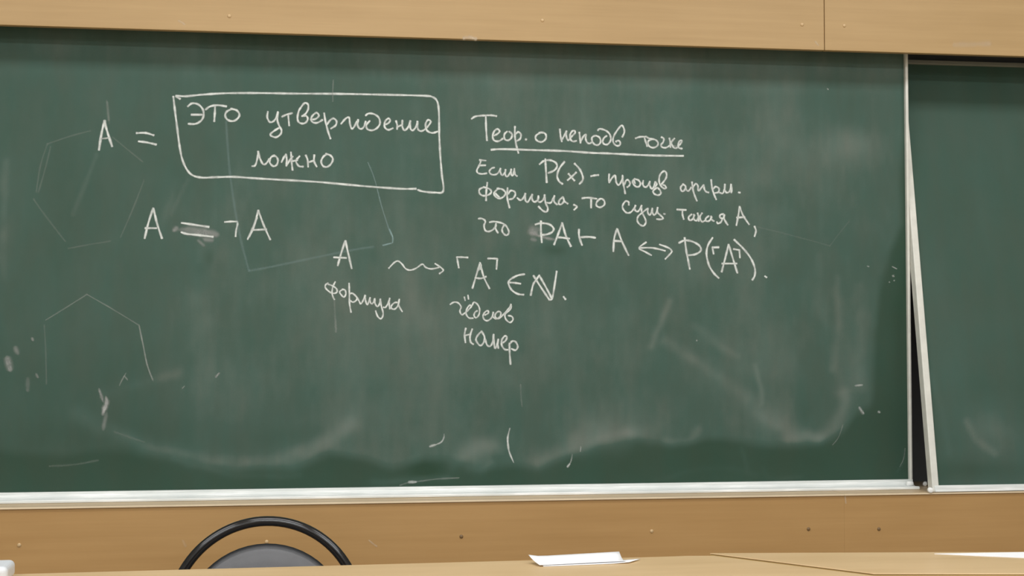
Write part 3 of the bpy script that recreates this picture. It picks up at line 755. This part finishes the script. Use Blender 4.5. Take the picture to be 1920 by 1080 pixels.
sliver_pts = [atZ(1752, 1038.8, ZT + .0004), atZ(1925, 1035.9, ZT + .0004), atZ(2010, 1036, ZT + .0004), atZ(2040, 1050, ZT + .0004), atZ(1920, 1046.5, ZT + .0004), atZ(1830, 1042.6, ZT + .0004)]  # added white sliver, tapering leftward along the right table's rear edge
bm = bmesh.new(); sc_ = sliver_pts[4]
prism(bm, [(q_.x - sc_.x, q_.y - sc_.y) for q_ in sliver_pts], 0, .0012)
o = obj('white_sliver', bm, M_paper); o.location = (sc_.x, sc_.y, ZT + .0003)
tag(o, 'thin tapering white sliver on the rear edge of the right table', 'paper')

bm = bmesh.new()
e1 = atZ(26, 1085, ZT)
box(bm, -.20, 0, -.10, 0, 0, .034)
o = obj('plastic_box', bm, M_case, None, smooth=False, bevel=.011, seg=5)
o.location = (e1.x - .003, e1.y + .03, ZT + .0002); o.rotation_euler = (0, 0, .05)
tag(o, 'white rounded box at the left end of the long table, half outside the photo', 'box')

# ------------------------------------------------------------------ chair with a ring back
CY = -0.45
top = atY(500, 967.5, CY)
RT = 0.0118
RO = 0.231 - RT
cz = top.z - 0.231
ch = thing('chair', 'black chair with tubular ring back and grey round pad behind the table', 'chair', (top.x, CY, 0))
tilt = -0.10
def tl(x, z, y=0.0):                # lean the back slightly toward the board
    return (x, y + (z - 0.46) * 0.10 - (top.z - .46) * .10, z)
bm = bmesh.new()
tube(bm, [tl(RO * sin(t), cz + RO * cos(t)) for t in [2 * pi * i / 96 for i in range(96)]], RT, 24, closed=True)
obj('back_ring', bm, M_black, ch, smooth=True)
ptop = atY(500, 1019, CY - .01)
PR = 0.195; pz = ptop.z - PR
def disc(rad, y0, y1, rim, name, mat, n=56):
    bm = bmesh.new()
    prof = [(0, y0 - .006), (rad * .5, y0 - .005), (rad * .82, y0 - .001), (rad - rim, y0 + .003), (rad - rim * .3, y0 + .008), (rad, (y0 + y1) / 2), (rad - rim * .3, y1 - .005), (rad - rim, y1), (0, y1)]
    rings = []
    for rr, yy in prof:
        if rr == 0: rings.append([bm.verts.new(tl(0, pz, yy))])
        else: rings.append([bm.verts.new(tl(rr * sin(2 * pi * k / n), pz + rr * cos(2 * pi * k / n), yy)) for k in range(n)])
    for A, B in zip(rings[:-1], rings[1:]):
        for k in range(n):
            if len(A) == 1: bm.faces.new((A[0], B[k], B[(k + 1) % n]))
            elif len(B) == 1: bm.faces.new((A[k], B[0], A[(k + 1) % n]))
            else: bm.faces.new((A[k], A[(k + 1) % n], B[(k + 1) % n], B[k]))
    return obj(name, bm, mat, ch, smooth=True)
disc(PR - .0055, -.030, .0, .02, 'back_pad', M_grey_pad)
disc(PR, -.018, .012, .012, 'pad_rim', M_pad_rim)
bm = bmesh.new()
tube(bm, [tl(-RO * .98, cz + .03), tl(-.15, cz, .012), tl(.15, cz, .012), tl(RO * .98, cz + .03)], .010, 10)
obj('back_brace', bm, M_black, ch, smooth=True)
bm = bmesh.new()
bmesh.ops.create_cone(bm, cap_ends=True, segments=48, radius1=.20, radius2=.21, depth=.055)
bmesh.ops.translate(bm, vec=(0, -.20, .44), verts=bm.verts)
obj('seat', bm, M_grey_pad, ch, bevel=.018, seg=4)
bm = bmesh.new()
tube(bm, [(-.12, -.03, .40), (-.12, -.2, .40), (-.12, -.35, .40)], .011, 10); tube(bm, [(.12, -.03, .40), (.12, -.2, .40), (.12, -.35, .40)], .011, 10)
tube(bm, [(-.12, -.03, .40), (0, -.022, .40), (.12, -.03, .40)], .011, 10)
obj('seat_frame', bm, M_black, ch, smooth=True)
for sx in (-1, 1):
    for sy, yb in ((-.03, .01), (-.35, -.38)):
        bm = bmesh.new(); tube(bm, [(sx * .12, sy, .40), (sx * .16, (sy + yb) / 2, .2), (sx * .20, yb, 0.0)], .011, 10)
        obj('leg', bm, M_black, ch, smooth=True)

# ------------------------------------------------------------------ ceiling lamps (above and before the frame)
proto = None
for ry, pw in ROWS:
    for i, lx in enumerate(LAMP_X):
        if proto is None:
            bm = bmesh.new(); box(bm, -.80, .80, -.25, .25, .02, .085)
            o = obj('ceiling_light', bm, M_lamp, None, bevel=.01); proto = o
        else:
            o = proto.copy(); COL.objects.link(o)
        o.location = (lx, ry, CEIL - .0855)
        row = {-1.28: 'nearest the chalkboard', -3.5: 'above the camera', -5.6: 'behind the camera', -7.6: 'by the back wall'}[ry]
        tag(o, 'long white ceiling light, %s in the row %s' % (('left one', 'middle one', 'right one')[i], row), 'lamp', 'ceiling lights')
